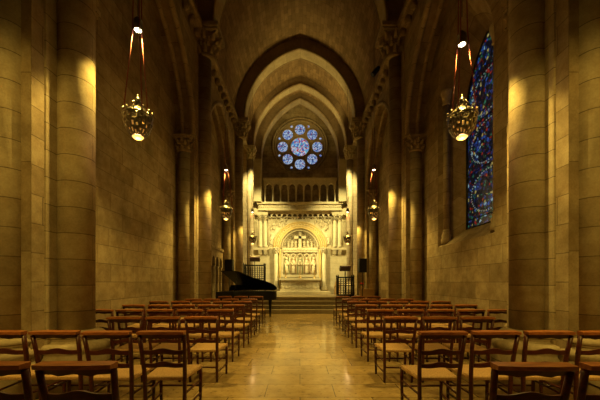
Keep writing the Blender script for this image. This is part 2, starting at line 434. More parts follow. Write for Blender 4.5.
# stone plate tracery pierced by round lights, made of one slab with raised rings
mb = MB(); disc(mb, 0, RZ, 1.66, 18.42, 18.5, 48)
ringtube(mb, 0, RZ, .60, 18.40, .045)
cs = []
for k in range(8):
    a = PI/2+k*PI/4; cs.append((1.06*math.cos(a), RZ+1.06*math.sin(a)))
for x, z in cs: ringtube(mb, x, z, .345, 18.40, .035, 28)
loc(mb, 'tracery', LEAD, rw, O)
mb = MB(); disc(mb, 0, RZ, .565, 18.405, 18.43, 32); loc(mb, 'pane', ROSEC, rw, O)
for x, z in cs:
    mb = MB(); disc(mb, x, z, .315, 18.405, 18.43); loc(mb, 'pane', ROSEG, rw, O)
for k in range(8):
    a = PI/8+k*PI/4; mb = MB(); disc(mb, 1.36*math.cos(a), RZ+1.36*math.sin(a), .065, 18.405, 18.43, 12); loc(mb, 'pane', ROSEG, rw, O)
# glazing bars in front of each light
mb = MB()
for x, z, r in [(0, RZ, .56)]+[(x, z, .31) for x, z in cs]:
    mb.b2(x-r, x+r, 18.395, 18.41, z-.008, z+.008); mb.b2(x-.008, x+.008, 18.395, 18.41, z-r, z+r)
loc(mb, 'glazing_bar', IRON, rw, O)

# lancet window right
lw = bpy.data.objects.new('window_2', None); COL.objects.link(lw); O = (4.0, 6.4, 2.6); lw.location = O; struct(lw)
G = [(6.4+a, z) for a, z in parch(.78, 1.35, 5.3)]
out = [(5.62, 2.58)]+G+[(7.18, 2.58)]
mb = MB(); mb.prism(out, lambda p: (4.01, p[0], p[1]), lambda p: (4.05, p[0], p[1])); loc(mb, 'pane', LANCG, lw, O)
mb = MB(); mb.tube([(4.0, a, z) for a, z in out]+[(4.0, 5.62, 2.58)], .03, 6)
for zc in (2.78, 3.84, 4.9, 5.9): mb.tube([(4.0, 5.62, zc), (4.0, 7.18, zc)], .012, 6)
loc(mb, 'glazing_bar', IRON, lw, O)
for zc in (3.3, 4.36, 5.42):
    mb = MB()
    for i in range(46):
        a = 2*PI*i/46; mb.ell((4.0, 6.4+.6*math.cos(a), zc+.44*math.sin(a)), .008, .022, .017, 6, 4)
    loc(mb, 'medallion_border', PEARL, lw, O)
for (yy, lab) in ((7.42, 'slim jamb shaft at the altar side of the stained glass window'), (5.5, 'slim jamb shaft at the near side of the stained glass window')):
    t = thing('jamb_shaft', lab, 'column', (3.62, yy, 2.25))
    MB().lathe([(.07, .35), (.07, 3.45)], n=16).build('shaft', PIER, t)
    MB().lathe([(.12, 0), (.12, .12), (.1, .16), (.115, .21), (.085, .27), (.09, .31), (.07, .36)], n=16).build('base', PIER, t)
    MB().lathe([(.07, 3.43), (.09, 3.46), (.08, 3.5), (.12, 3.7), (.13, 3.72), (.13, 3.78)], n=16).build('capital', CARVED, t)

# ------------------------------------------------------------------ piers
def capital(mb, x, y, z0, z1, r, rt, sq=True):
    h = z1-z0
    mb.lathe([(r, z0), (r*1.18, z0+.03*h), (r*1.18, z0+.1*h), (r*1.02, z0+.14*h), (r*1.1, z0+.4*h), (rt*.95, z0+.74*h), (rt*.8, z0+.78*h)], (x, y, 0), 20)
    n = 8
    for row, (zz, rr, sz) in enumerate(((.3, r*1.12, .16), (.52, r*1.3, .18), (.7, rt*.9, .16))):
        for i in range(n):
            a = 2*PI*(i+.5*row)/n
            px, py = x+rr*math.cos(a), y+rr*math.sin(a)
            mb.tube([(px, py, z0+(zz-.18)*h), (px+.1*r*math.cos(a), py+.1*r*math.sin(a), z0+zz*h), (px+.42*r*math.cos(a), py+.42*r*math.sin(a), z0+(zz+.08)*h), (px+.5*r*math.cos(a), py+.5*r*math.sin(a), z0+(zz+.0)*h)], .2*r, 6, taper=[1.4, 1.2, .9, .5])
    a = rt*1.02
    mb.b2(x-a, x+a, y-a, y+a, z0+.78*h, z0+.86*h)
    mb.b2(x-a*1.1, x+a*1.1, y-a*1.1, y+a*1.1, z0+.86*h, z1)
def basem(mb, x, y, z, r, k=.20):
    mb.lathe([(r+k, z), (r+k, z+.40), (r+k-.03, z+.44), (r+k-.035, z+.46), (r+k, z+.49), (r+k+.005, z+.53), (r+k-.02, z+.57), (r+.09, z+.59), (r+.075, z+.615), (r+.11, z+.64), (r+.115, z+.67), (r+.08, z+.70), (r, z+.72)], (x, y, 0), 28)
def pier(s, Y, z, label):
    t = thing('clustered_pier', label, 'column', (s*3.0, Y, z), group='clustered stone piers of the nave')
    Oo = (s*3.0, Y, z); xo = .055 if s > 0 and Y < 5 else 0
    mb = MB()
    mb.b2(s*3.22, s*3.52, Y-.44, Y+.44, z, 8.78)
    mb.b2(s*2.98, s*3.25, Y-.33, Y+.33, z, 8.78)
    bev(loc(mb, 'pilaster', PIER, t, Oo), .02)
    for (x, dy, r, zt) in ((2.87+xo, 0, .205, 7.97), (3.28, -.47, .17, 5.0), (3.28, .47, .17, 5.0)):
        mb = MB(); mb.lathe([(r, z+.6), (r, zt)], (s*x, Y+dy, 0), 28); loc(mb, 'shaft', PIER, t, Oo)
        mb = MB(); basem(mb, s*x, Y+dy, z, r, .2 if dy == 0 else .13)
        loc(mb, 'base', PIER, t, Oo)
        mb = MB()
        if zt > 7: capital(mb, s*(x-.1), Y, 7.95, 8.8, r, .37)
        else: capital(mb, s*x, Y+dy, 4.98, 5.42, r, .22)
        loc(mb, 'capital', CARVED if False else PIER, t, Oo)
    return t
sd = {-1: 'left', 1: 'right'}
for s in (-1, 1):
    wh = 'opposite the stained glass window wall' if s < 0 else 'on the stained glass window side'
    pier(s, PIERS[1], 0, 'huge clustered stone pier %s, nearest the viewer' % wh)
    pier(s, PIERS[2], 0, 'clustered stone pier %s, halfway down the nave' % wh)
    pier(s, PIERS[3], .0, 'clustered stone pier %s, at the altar steps' % wh)
    # slim chancel column
    t = thing('chancel_column', 'slim brightly lit chancel column with carved capital, %s of the altar' % sd[s], 'column', (s*2.62, 15.8, .64))
    Oo = (s*2.62, 15.8, .64)
    mb = MB(); mb.lathe([(.17, 1.2), (.17, 7.75)], (s*2.62, 15.8, 0), 24); loc(mb, 'shaft', PIER, t, Oo)
    mb = MB(); mb.b2(s*2.78, s*3.31, 15.6, 16.05, .64, 8.4); loc(mb, 'pilaster', PIER, t, Oo)
    mb = MB(); basem(mb, s*2.62, 15.8, .64, .12); loc(mb, 'base', PIER, t, Oo)
    mb = MB(); capital(mb, s*2.62, 15.8, 7.73, 8.4, .17, .27); loc(mb, 'capital', CARVED, t, Oo)

# blind arcade low on the left wall near the steps
t = thing('blind_arcade', 'low stone arcade of three narrow dark arches on the wall behind the piano', 'arcade', (-3.5, 11.9, 0)); Oo = (-3.5, 11.9, 0)
mb = MB(); w = .52
ys = [11.2+i*w for i in range(4)]
for i in range(3):
    yc = ys[i]+w/2; A = [(yc+a, z) for a, z in parch(w/2-.07, .28, 2.05, 8)]
    mb.grid([[(-3.3, a, z) for a, z in A], [(-3.3, a, 2.62) for a, z in A]]); 
    mb.strip([(-3.3, a, z) for a, z in A], [(-3.5, a, z) for a, z in A])
for y in ys:
    mb.b2(-3.5, -3.3, y-.07, y+.07, 1.95, 2.62)
mb.b2(-3.5, -3.26, 11.1, 12.86, 2.6, 2.7)
loc(mb, 'arch', STONE, t, Oo)
for y in ys:
    mb = MB(); mb.lathe([(.09, 0), (.09, .1), (.055, .16), (.055, 1.8), (.09, 1.96)], (-3.38, y, 0 if y < 12.4 else .02), 12); loc(mb, 'colonnette', PIER, t, Oo)
mb = MB(); mb.b2(-3.495, -3.47, 11.2, 12.76, 0, 2.3); loc(mb, 'arcade_shade_panel', NICHE_SHADE, t, Oo)  # dark panel colours in the shade behind the arches

# ------------------------------------------------------------------ reredos
YP = 17.5       # front plane
rd = thing('reredos', 'tall carved stone altar screen with round arch, filling the end wall', 'altar screen', (0, YP, .64)); Oo = (0, YP, .64)
def RP(mb, name, mat): return loc(mb, name, mat, rd, Oo)
AC = 3.28       # centre height of the round arch
RO, RI = 1.55, 1.15
# wall panel with the round-arched niche cut out
mb = MB(); n = 24
arc = [(-RI*math.cos(PI*i/n), AC+RI*math.sin(PI*i/n)) for i in range(n+1)]
mb.grid([[(x, YP, z) for x, z in arc], [(x, YP, 5.5) for x, z in arc]])
for s in (-1, 1):
    mb.grid([[(s*RI, YP, .64), (s*3.3, YP, .64)], [(s*RI, YP, 5.5), (s*3.3, YP, 5.5)]])
edge = [(-RI, .64)]+arc+[(RI, .64)]
mb.strip([(x, YP, z) for x, z in edge], [(x, YP+.4, z) for x, z in edge])
mb.grid([[(-RI, YP+.4, .64), (RI, YP+.4, .64)], [(-RI, YP+.4, 4.6), (RI, YP+.4, 4.6)]])
mb.b2(-3.3, 3.3, YP, 18.2, 5.5, 5.52)
RP(mb, 'screen_wall', ALTARWALL)
# arch mouldings
mb = MB()
for r, t_, dy in ((1.20, .05, -.06), (1.30, .07, -.03), (1.42, .05, -.04), (1.52, .06, -.02)):
    mb.tube([(-r*math.cos(PI*i/n), YP+dy, AC+r*math.sin(PI*i/n)) for i in range(n+1)], t_, 8)
RP(mb, 'arch_moulding', GOLD)
mb = MB()
mb.tube([(-1.08*math.cos(PI*i/n), YP+.12, AC+1.08*math.sin(PI*i/n)) for i in range(n+1)], .05, 8)
for i in range(26):
    a = PI*(i+.5)/26; mb.ell((-1.36*math.cos(a), YP-.07, AC+1.36*math.sin(a)), .035, .035, .035, 6, 4)
RP(mb, 'beaded_moulding', CARVED)
# arch columns
for s in (-1, 1):
    mb = MB(); mb.lathe([(.19, .8), (.19, .92), (.15, .98), (.16, 1.04), (.115, 1.1), (.115, 2.98)], (s*1.4, YP-.1, 0), 18)
    capital(mb, s*1.4, YP-.1, 2.96, 3.3, .115, .19); RP(mb, 'arch_column', CARVED)
    mb = MB(); mb.lathe([(.06, .8), (.06, 3.25)], (s*1.18, YP-.03, 0), 12); RP(mb, 'arch_column', GOLD)
def scroll(mb, x, z, r, y, turns=1.3, fl=1, t=.022):
    pts = []
    for i in range(13):
        q = i/12; a = q*turns*2*PI*fl+random.random()*.1; rr = r*(1-q*.75)
        pts.append((x+rr*math.cos(a), y, z+rr*math.sin(a)))
    mb.tube(pts, t, 5, taper=[1]*9+[1.1, 1.2, 1.3, 1.4])
def figure(mb, x, z, h, y, w=1.0):
    """small robed carved saint in high relief: robe, shoulders, head, arms"""
    mb.lathe([(.16*h, 0), (.155*h, .1*h), (.12*h, .35*h), (.11*h, .52*h), (.15*h, .7*h), (.145*h, .76*h), (.06*h, .82*h), (.04*h, .84*h)], (x, y, z), 10, sx=w, sy=.7)
    mb.ell((x, y-.01, z+.91*h), .065*h, .07*h, .085*h, 8, 5)
    for q in (-1, 1):
        mb.tube([(x+q*.14*h*w, y, z+.7*h), (x+q*.15*h*w, y-.05*h, z+.55*h), (x+q*.03*h, y-.1*h, z+.56*h)], .035*h, 5)
    for q in (-.09, -.03, .04, .1):
        mb.tube([(x+q*h*w, y-.1*h, z+.02*h), (x+q*h*.8*w, y-.08*h, z+.45*h)], .014*h, 4)
# spandrel reliefs
for s in (-1, 1):
    mb = MB()
    for i in range(70):
        x = random.uniform(.2, 1.78); z = random.uniform(3.3, 5.05)
        d = math.hypot(x, z-AC)
        if d < 1.68: continue
        if random.random() < .7: scroll(mb, s*x, z, random.uniform(.07, .12), YP-.02, fl=random.choice((-1, 1)))
        else: mb.ell((s*x, YP-.02, z), .06, .05, .09, 8, 5)
    RP(mb, 'spandrel_relief', CARVED)
    for x, z, h in ((1.5, 4.35, .5), (1.2, 4.55, .42), (1.66, 3.5, .5), (.9, 4.72, .3)):
        mb = MB(); figure(mb, s*x, z, h, YP-.04); RP(mb, 'spandrel_figure', CARVED)
    mb = MB()
    fr = [(s*1.84, 3.3), (s*1.84, 5.1), (s*.05, 5.1)]
    mb.tube([(x, YP-.02, z) for x, z in fr], .035, 6)
    RP(mb, 'spandrel_frame', CARVED)
# frieze of small arches under the ledge
nA = 13; pw = 3.9/nA
for k in range(nA):
    xc = -1.95+pw*(k+.5); A = [(xc+a, z) for a, z in parch(pw/2-.035, pw/2-.02, 5.16, 6)]
    mb = MB()
    mb.grid([[(a, YP-.14, z) for a, z in A], [(a, YP-.14, 5.42) for a, z in A]]); mb.strip([(a, YP-.14, z) for a, z in A], [(a, YP, z) for a, z in A])
    mb.b2(xc-pw/2, xc-pw/2+.036, YP-.14, YP, 5.1, 5.42); mb.b2(xc+pw/2-.036, xc+pw/2, YP-.14, YP, 5.1, 5.42)
    RP(mb, 'frieze_arch', CARVED)
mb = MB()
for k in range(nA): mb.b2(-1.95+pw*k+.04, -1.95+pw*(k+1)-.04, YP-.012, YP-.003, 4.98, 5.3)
RP(mb, 'frieze_shade_panel', NICHE_SHADE)  # dark panels put the shade under the frieze arches into colour
# ledge
mb = MB()
mb.b2(-2.38, 2.38, YP-.3, YP+.1, 5.50, 5.78); mb.b2(-2.46, 2.46, YP-.38, YP+.12, 5.78, 5.9); mb.b2(-2.42, 2.42, YP-.34, YP+.1, 5.42, 5.5)
for i in range(42):
    mb.ell((-2.3+i*.112, YP-.31, 5.64), .035, .03, .08, 6, 4)
RP(mb, 'ledge', CARVED)
mb = MB(); mb.b2(-3.3, -2.46, YP-.12, YP+.2, 5.4, 5.62); mb.b2(2.46, 3.3, YP-.12, YP+.2, 5.4, 5.62); mb.b2(-3.3, 3.3, YP+.1, 18.2, 5.52, 5.9); RP(mb, 'gallery_floor', CARVED)
# paired side colonnettes, ledges, corbels, niches
for s in (-1, 1):
    for x in (2.3, 2.02):
        mb = MB(); mb.lathe([(.15, 3.32), (.15, 3.4), (.1, 3.48), (.1, 4.86)], (s*x, YP-.1, 0), 16); capital(mb, s*x, YP-.1, 4.84, 5.2, .1, .15); RP(mb, 'colonnette', CARVED)
    mb = MB(); mb.b2(s*1.82, s*3.3, YP-.22, YP, 3.18, 3.32); RP(mb, 'string_course', CARVED)
    mb = MB(); mb.b2(s*1.84, s*2.6, YP-.26, YP, 5.2, 5.42); mb.b2(s*2.59, s*3.3, YP-.1, YP, 5.2, 5.4); RP(mb, 'entablature', CARVED)
    mb = MB()
    for x in (2.3, 2.0):
        mb.prism([(0, 2.88), (.1, 2.92), (.22, 3.18), (0, 3.18)], lambda p: (s*x-.1, YP-p[0], p[1]), lambda p: (s*x+.1, YP-p[0], p[1]))
    RP(mb, 'corbel', CARVED)
    mb = MB()
    for x0 in (2.62, 2.95):
        A = [(s*x0+a, z) for a, z in parch(.14, .18, 4.7, 6)]
        P = [(s*x0-.14, 3.4)]+A+[(s*x0+.14, 3.4)]
        mb.tube([(x, YP-.02, z) for x, z in P], .025, 6)
    mb.tube([(s*2.46, YP-.05, 3.35), (s*2.46, YP-.05, 5.1)], .05, 10); mb.tube([(s*3.2, YP-.05, 3.35), (s*3.2, YP-.05, 5.1)], .05, 10)
    RP(mb, 'side_panel', CARVED)
# tympanum
YN = YP+.38
mb = MB(); mb.b2(-.085, .085, YN-.2, YN, AC+.06, AC+1.0); mb.b2(-.34, .34, YN-.2, YN, AC+.6, AC+.76); RP(mb, 'carved_cross', CARVED)
mb = MB()
for i in range(1, 16):
    a = PI*i/16
    if abs(a-PI/2) < .15: continue
    mb.tube([(.62*math.cos(a), YN, AC+.25+.55*math.sin(a)), (.98*math.cos(a), YN-.01, AC+.96*math.sin(a)+.03)], .03, 5)
for s in (-1, 1):
    for i, x in enumerate((.24, .47, .7, .9)):
        figure(mb, s*x, AC+.08, (.5, .48, .4, .28)[i], YN-.05, .85)
mb.tube([(-1.0*math.cos(PI*i/n), YN-.02, AC+1.0*math.sin(PI*i/n)) for i in range(n+1)], .03, 6)
RP(mb, 'tympanum_relief', CARVED)
mb = MB(); mb.b2(-1.14, 1.14, YN-.2, YN+.02, AC-.1, AC+.06)
for i in range(19): mb.ell((-1.08+i*.12, YN-.21, AC-.02), .03, .02, .035, 6, 4)
RP(mb, 'lintel_band', CARVED)
# figure row
mb = MB()
mb.b2(-1.12, -1.02, YN-.14, YN, 1.62, AC-.1); mb.b2(1.02, 1.12, YN-.14, YN, 1.62, AC-.1)
mb.b2(-1.12, 1.12, YN-.16, YN, AC-.2, AC-.1); mb.b2(-1.12, 1.12, YN-.16, YN, 1.6, 1.76)
for k in range(5):
    xc = -.8+.4*k
    mb.tube([(xc+a, YN-.1, z) for a, z in parch(.17, .22, 2.78, 6)], .025, 6)
for k in range(6): mb.tube([(-1.0+.4*k, YN-.1, 1.78), (-1.0+.4*k, YN-.1, 2.8)], .025, 6)
RP(mb, 'niche_frame', CARVED)
for k in range(5):
    mb = MB(); figure(mb, -.8+.4*k, 1.8, 1.0, YN-.10, .72); RP(mb, 'saint_figure', CARVED)
mats = [GREENM, REDM, GREENM, REDM, REDM]
for k in range(5):
    m_ = MB(); m_.b2(-.98+.4*k, -.62+.4*k, YN-.012, YN-.002, 1.78, 2.72); RP(m_, 'mosaic_panel', mats[k])['label'] = ['green mosaic panel', 'terracotta mosaic panel', 'green mosaic panel', 'terracotta mosaic panel', 'terracotta mosaic panel'][k]

# gallery arcade above the ledge
ga = thing('gallery_arcade', 'row of nine small arches on slim columns above the altar screen', 'arcade', (0, YP-.1, 5.9)); Oo = (0, YP-.1, 5.9)
nG = 9; W = 4.06; pw = W/nG
mb = MB()
for k in range(nG):
    xc = -W/2+pw*(k+.5); A = [(xc+a, z) for a, z in parch(pw/2-.06, pw/2-.04, 6.82, 8)]
    for yy in (YP-.2, YP): mb.grid([[(a, yy, z) for a, z in A], [(a, yy, 7.2) for a, z in A]])
    mb.strip([(a, YP-.2, z) for a, z in A], [(a, YP, z) for a, z in A])
for k in range(nG+1):
    x = -W/2+pw*k; mb.b2(x-.06, x+.06, YP-.2, YP, 6.78, 7.2)
mb.b2(-W/2-.06, W/2+.06, YP-.22, YP+.02, 7.08, 7.2)
loc(mb, 'arch', CARVED, ga, Oo)
mb = MB(); mb.b2(-W/2-.1, W/2+.1, YP-.27, YP+.06, 7.2, 7.32)
loc(mb, 'rail', CARVED, ga, Oo)
for k in range(nG+1):
    x = -W/2+pw*k; mb = MB()
    mb.lathe([(.075, 5.9), (.075, 5.95), (.045, 6.0), (.045, 6.62), (.055, 6.64), (.075, 6.76), (.075, 6.8)], (x, YP-.1, 0), 12); loc(mb, 'colonnette', CARVED, ga, Oo)

# altar
al = thing('altar', 'pale stone altar table with richly carved front, standing inside the arch', 'altar', (0, 17.0, .8)); Oo = (0, 17.0, .8)
bev(MB().b2(-1.65, 1.65, 16.45, 17.5, .64, .80).build('altar_step', ALTARWALL), .01)
tag(bpy.data.objects['altar_step'], 'low pale stone step under the altar', 'step')
mb = MB(); mb.b2(-1.08, 1.08, 16.85, 17.5, .80, 1.42); loc(mb, 'body', CARVED, al, Oo)
mb = MB(); mb.b2(-1.17, 1.17, 16.74, 17.5, 1.42, 1.54); bev(loc(mb, 'altar_top', CARVED, al, Oo), .01)
mb = MB(); mb.b2(-1.14, 1.14, 16.77, 17.5, .8, .9); loc(mb, 'base', CARVED, al, Oo)
mb = MB()
for i in range(11):
    for j in range(2):
        scroll(mb, -1.0+.2*i, 1.02+.24*j, .1, 16.85, 1.4, (-1)**(i+j), .02)
        mb.ell((-.9+.2*i if i < 10 else 1.0, 16.85, 1.14), .03, .03, .05, 6, 4)
loc(mb, 'carved_front', CARVED, al, Oo)
for s in (-1, 1):
    t = thing('candlestick', 'tall pale candlestick standing at the %s end of the altar' % sd[s], 'candlestick', (s*.82, 17.0, 1.54), group='candlesticks on the altar')
    MB().lathe([(.09, 0), (.09, .02), (.03, .06), (.02, .1), (.035, .15), (.018, .2), (.018, .38), (.04, .41), (.05, .44), (.02, .45)], n=14).build('stem', BRASS, t)
    MB().lathe([(.022, .44), (.022, .78), (.004, .79)], n=10).build('candle', WAX, t)
t = thing('altar_cross', 'small standing cross at the centre of the altar top', 'cross', (0, 17.0, 1.54))
MB().lathe([(.11, 0), (.1, .03), (.04, .08), (.02, .14), (.02, .3)], n=14).build('base', BRASS, t)
mb = MB(); mb.b2(-.022, .022, -.015, .015, .28, .95); mb.b2(-.17, .17, -.015, .015, .68, .725); mb.build('cross', BRASS, t)

# ------------------------------------------------------------------ chairs
def make_chair():
    t = thing('rush_seat_chair', 'x', 'chair')
    HW = .195
    for s in (-1, 1):
        mb = MB()
        mb.tube([(s*.178, .02, 0), (s*.182, .0, .2), (s*.186, -.005, .45), (s*.196, -.035, .66), (s*.205, -.07, .835)], .019, 8, taper=[.85, 1, 1.05, 1, .95])
        mb.build('leg', WOOD, t)
        mb = MB(); mb.tube([(s*.205, .385, 0), (s*.21, .385, .25), (s*.21, .385, .425)], .018, 8, taper=[.8, 1, 1.05]); mb.build('leg', WOOD, t)
    # curved top rail with a flat shelf, light from above put into its colour
    def bow(x, k=.042): return -k*(1-(x/.22)**2)
    mb = MB(); n = 14
    xs = [-.211+.422*i/n for i in range(n+1)]
    def crown(x): return .008*math.cos(x/.222*PI/2)
    top = [[(x, -.108+bow(x)+.0, .868+crown(x)) for x in xs], [(x, -.035+bow(x, .03), .872+crown(x)) for x in xs]]
    bot = [[(x, -.105+bow(x)+.0, .844+crown(x)) for x in xs], [(x, -.04+bow(x, .03), .836+crown(x)) for x in xs]]
    mb.grid(top, smooth=False); mb.grid(bot, flip=True); mb.grid([bot[0], top[0]]); mb.grid([top[1], bot[1]])
    for q in (0, -1): mb.face([mb.add([top[0][q], top[1][q], bot[1][q], bot[0][q]])+i for i in range(4)])
    bev(mb.build('top_rail', LITWOOD, t), .005)
    mb = MB()
    rr = []
    for zz in (.795, .842):
        rr.append([(x, -.066-.0+bow(x)*.8, zz) for x in xs])
    # flat rail under the shelf
    for q in (0, .018):
        mb.grid([[(x, y+q+(.01 if z < .8 else 0), z+(.012 if z < .8 and abs(x) > .12 else (.018*(1-abs(x)/.12) if z < .8 else 0))) for x, y, z in r] for r in rr])
    mb.build('rail', WOOD, t)
    for z0, k in ((.655, 0), (.53, 1)):
        mb = MB()
        def slat(y):
            lo = []; hi = []
            for i in range(n+1):
                x = -.19+.38*i/n; u = abs(x)/.19
                hump = .022*(math.cos(min(1, u*1.5)*PI)*.5+.5)
                lo.append((x*(1-.02*k), y+bow(x)*.6, z0-.004+.010*hump/.022))
                hi.append((x*(1-.02*k), y+bow(x)*.6, z0+.034+hump))
            return lo, hi
        yb = -.035 if k == 0 else -.018
        l0, h0 = slat(yb); l1, h1 = slat(yb+.014)
        mb.grid([l0, h0]); mb.grid([h1, l1]); mb.grid([h0, h1]); mb.grid([l1, l0])
        mb.build('back_slat', WOOD, t)
    # rush seat
    mb = MB()
    o = [(-.185, -.005), (.185, -.005), (.225, .405), (-.225, .405)]
    def lay(z, k, cx=0, cy=.2):
        return [(cx+(x-cx)*k, cy+(y-cy)*k, z) for x, y in o]
    L = [lay(.40, .97), lay(.408, 1.0), lay(.425, 1.0), lay(.438, .965)]
    base = mb.add([p for l in L for p in l])
    for j in range(3):
        for i in range(4): mb.face([base+j*4+i, base+j*4+(i+1) % 4, base+(j+1)*4+(i+1) % 4, base+(j+1)*4+i], None, False)
    c = mb.add([(0, .2, .432)])
    for i in range(4): mb.face([base+12+i, base+12+(i+1) % 4, c])
    mb.face([base+3, base+2, base+1, base])
    mb.build('seat', RUSH, t)
    for z in (.13, .27):
        for s in (-1, 1):
            MB().tube([(s*.18, 0, z), (s*.208, .385, z+.01)], .011, 6).build('stretcher', WOOD, t)
    MB().tube([(-.208, .385, .22), (.208, .385, .22)], .011, 6).build('stretcher', WOOD, t)
    MB().tube([(-.18, .0, .2), (.18, .0, .2)], .011, 6).build('stretcher', WOOD, t)
    return t
proto = make_chair(); used = False
ords = ['first', 'second', 'third', 'fourth', 'fifth']
rown = ['nearest', 'second', 'third', 'fourth', 'fifth', 'sixth', 'seventh', 'farthest']
ROWS = [1.655, 2.73, 3.86, 4.87, 5.92, 7.0, 7.95, 9.4]
CNT = [2, 4, 3, 5, 5, 5, 4, 3]
for s in (-1, 1):
    for r, y in enumerate(ROWS):
        inner = (1.03+.018*r) if s < 0 else (1.07+.008*r)
        for k in range(CNT[r]):
            if used: c = copy_tree(proto)
            else: c = proto; used = True
            x = s*(inner+.21+.49*k)
            if CNT[r] == 5: x -= s*.0
            j = random.uniform
            c.location = (x+j(-.006, .006), y+.075+j(-.015, .015), 0); c.rotation_euler = (0, 0, j(-.03, .03))
            pos = 'beside the aisle' if k == 0 else ('nearest the side wall' if k == 4 else '%s from the aisle' % ords[k])
            c['label'] = 'rush seat wooden chair %s of aisle, %s row, %s' % (sd[s], rown[r], pos)
            c['group'] = 'rush seat chairs %s of the aisle' % sd[s]

# ------------------------------------------------------------------ pendant lamps
def make_lamp():
    t = thing('hanging_lamp', 'x', 'lamp')
    # origin: bottom of the censer; ring at .32, fixture at 1.3
    mb = MB(); n = 40
    def fine(p, k=2): return [tuple(a+(b-a)*q/k for a, b in zip(u, v)) for u, v in zip(p, p[1:]) for q in range(k)]+[p[-1]]
    prof = fine([(.085, .0), (.12, .03), (.155, .08), (.185, .14), (.2, .20), (.207, .245), (.205, .29), (.18, .315)])
    mb.lathe(prof, n=n, closed=False, skip=lambda i, j: (i*5+j*3) % 7 in (0, 3) and j % 4 != 0)
    o = mb.build('pierced_bowl', SILVER, t); so = o.modifiers.new('wall', 'SOLIDIFY'); so.thickness = .008
    mb = MB(); prof = fine([(.205, .30), (.215, .315), (.2, .335), (.165, .37), (.125, .405), (.085, .43), (.06, .45)])
    mb.lathe(prof, n=n, closed=False, skip=lambda i, j: (i*3+j*2) % 5 == 0 and j > 2)
    for i in range(12):
        a = 2*PI*i/12; mb.tube([(.2*math.cos(a), .2*math.sin(a), .33), (.215*math.cos(a), .215*math.sin(a), .37), (.19*math.cos(a), .19*math.sin(a), .385)], .012, 5)
    o = mb.build('pierced_lid', SILVER, t); so = o.modifiers.new('wall', 'SOLIDIFY'); so.thickness = .007
    mb = MB(); mb.lathe([(.06, .44), (.07, .46), (.04, .49), (.03, .51), (.05, .54), (.055, .56), (.03, .59), (.012, .61), (.02, .63), (.006, .65)], n=14)
    for i in range(6):
        a = 2*PI*i/6; mb.tube([(.05*math.cos(a), .05*math.sin(a), .46), (.09*math.cos(a), .09*math.sin(a), .5), (.05*math.cos(a), .05*math.sin(a), .53)], .01, 5)
    mb.build('finial', SILVER, t)
    MB().lathe([(.08, 0.005), (.11, .06), (.13, .14), (.12, .2), (0, .22)], n=20).build('glass_bowl', BOWLIN, t)
    MB().lathe([(.0, -.03), (.05, -.025), (.08, 0.0), (.08, .008)], n=20).build('lit_bottom', BOWL, t)
    mb = MB()
    for k in range(3):
        a = 2*PI*k/3+PI/2; ca, sa = math.cos(a), math.sin(a)
        mb = MB(); mb.tube([(.205*ca, .205*sa, .33), (.075*ca, .075*sa, 1.6), (.05*ca, .05*sa, 3.0)], .009, 6)
        mb.build('cord', ROPE, t)
        MB().ell((.207*ca, .207*sa, .33), .022, .022, .03, 8, 5).build('hook', SILVER, t)
    fx = MB().lathe([(.05, 1.62), (.062, 1.62), (.066, 1.76), (.03, 1.81), (.012, 1.83)], n=20, closed=False).build('downlight', SILVER, t)
    MB().lathe([(.0, 1.622), (.057, 1.622)], n=20, closed=False).build('lens', BULB, fx)
    MB().tube([(0, 0, 1.82), (0, 0, 8.0)], .006, 6).build('wire', WIRE, t)
    return t
lp = make_lamp(); first = True
LAMPY = [4.0, 8.75, 13.65]
LAMPDESC = ['large pierced silver lamp on red cords, nearest, by the first pier', 'pierced silver lamp hanging halfway down the nave', 'small far pierced silver lamp hanging before the altar screen']
light_data = bpy.data.lights.new('pendant_spot', 'SPOT'); light_data.energy = 460; light_data.color = (1, .69, .14); light_data.spot_size = math.radians(98); light_data.spot_blend = .55; light_data.shadow_soft_size = .05
glow_data = bpy.data.lights.new('pendant_glow', 'POINT'); glow_data.energy = 5; glow_data.color = (1, .62, .25); glow_data.shadow_soft_size = .05
for s in (-1, 1):
    for i, y in enumerate(LAMPY):
        t = lp if first else copy_tree(lp); first = False
        z = (3.25, 3.16, 3.07)[i]; t.scale = (.88,)*3
        t.location = (s*2.16, y, z); t.rotation_euler = (0, 0, s*.3+i)
        t['label'] = LAMPDESC[i]+', '+sd[s]+' side'; t['group'] = 'pierced silver lamps hung on red cords'
        dz = -.19 if (s > 0 and i == 0) else 0
        if dz:
            for ch in t.children:
                if ch.name.startswith('downlight'): ch.location.z = dz/.88
        ld = bpy.data.objects.new('lamp_light', light_data); COL.objects.link(ld); ld.location = (s*2.16, y, z+1.40+dz)
        ld = bpy.data.objects.new('lamp_glow', glow_data); COL.objects.link(ld); ld.location = (s*2.16, y, z-.08)

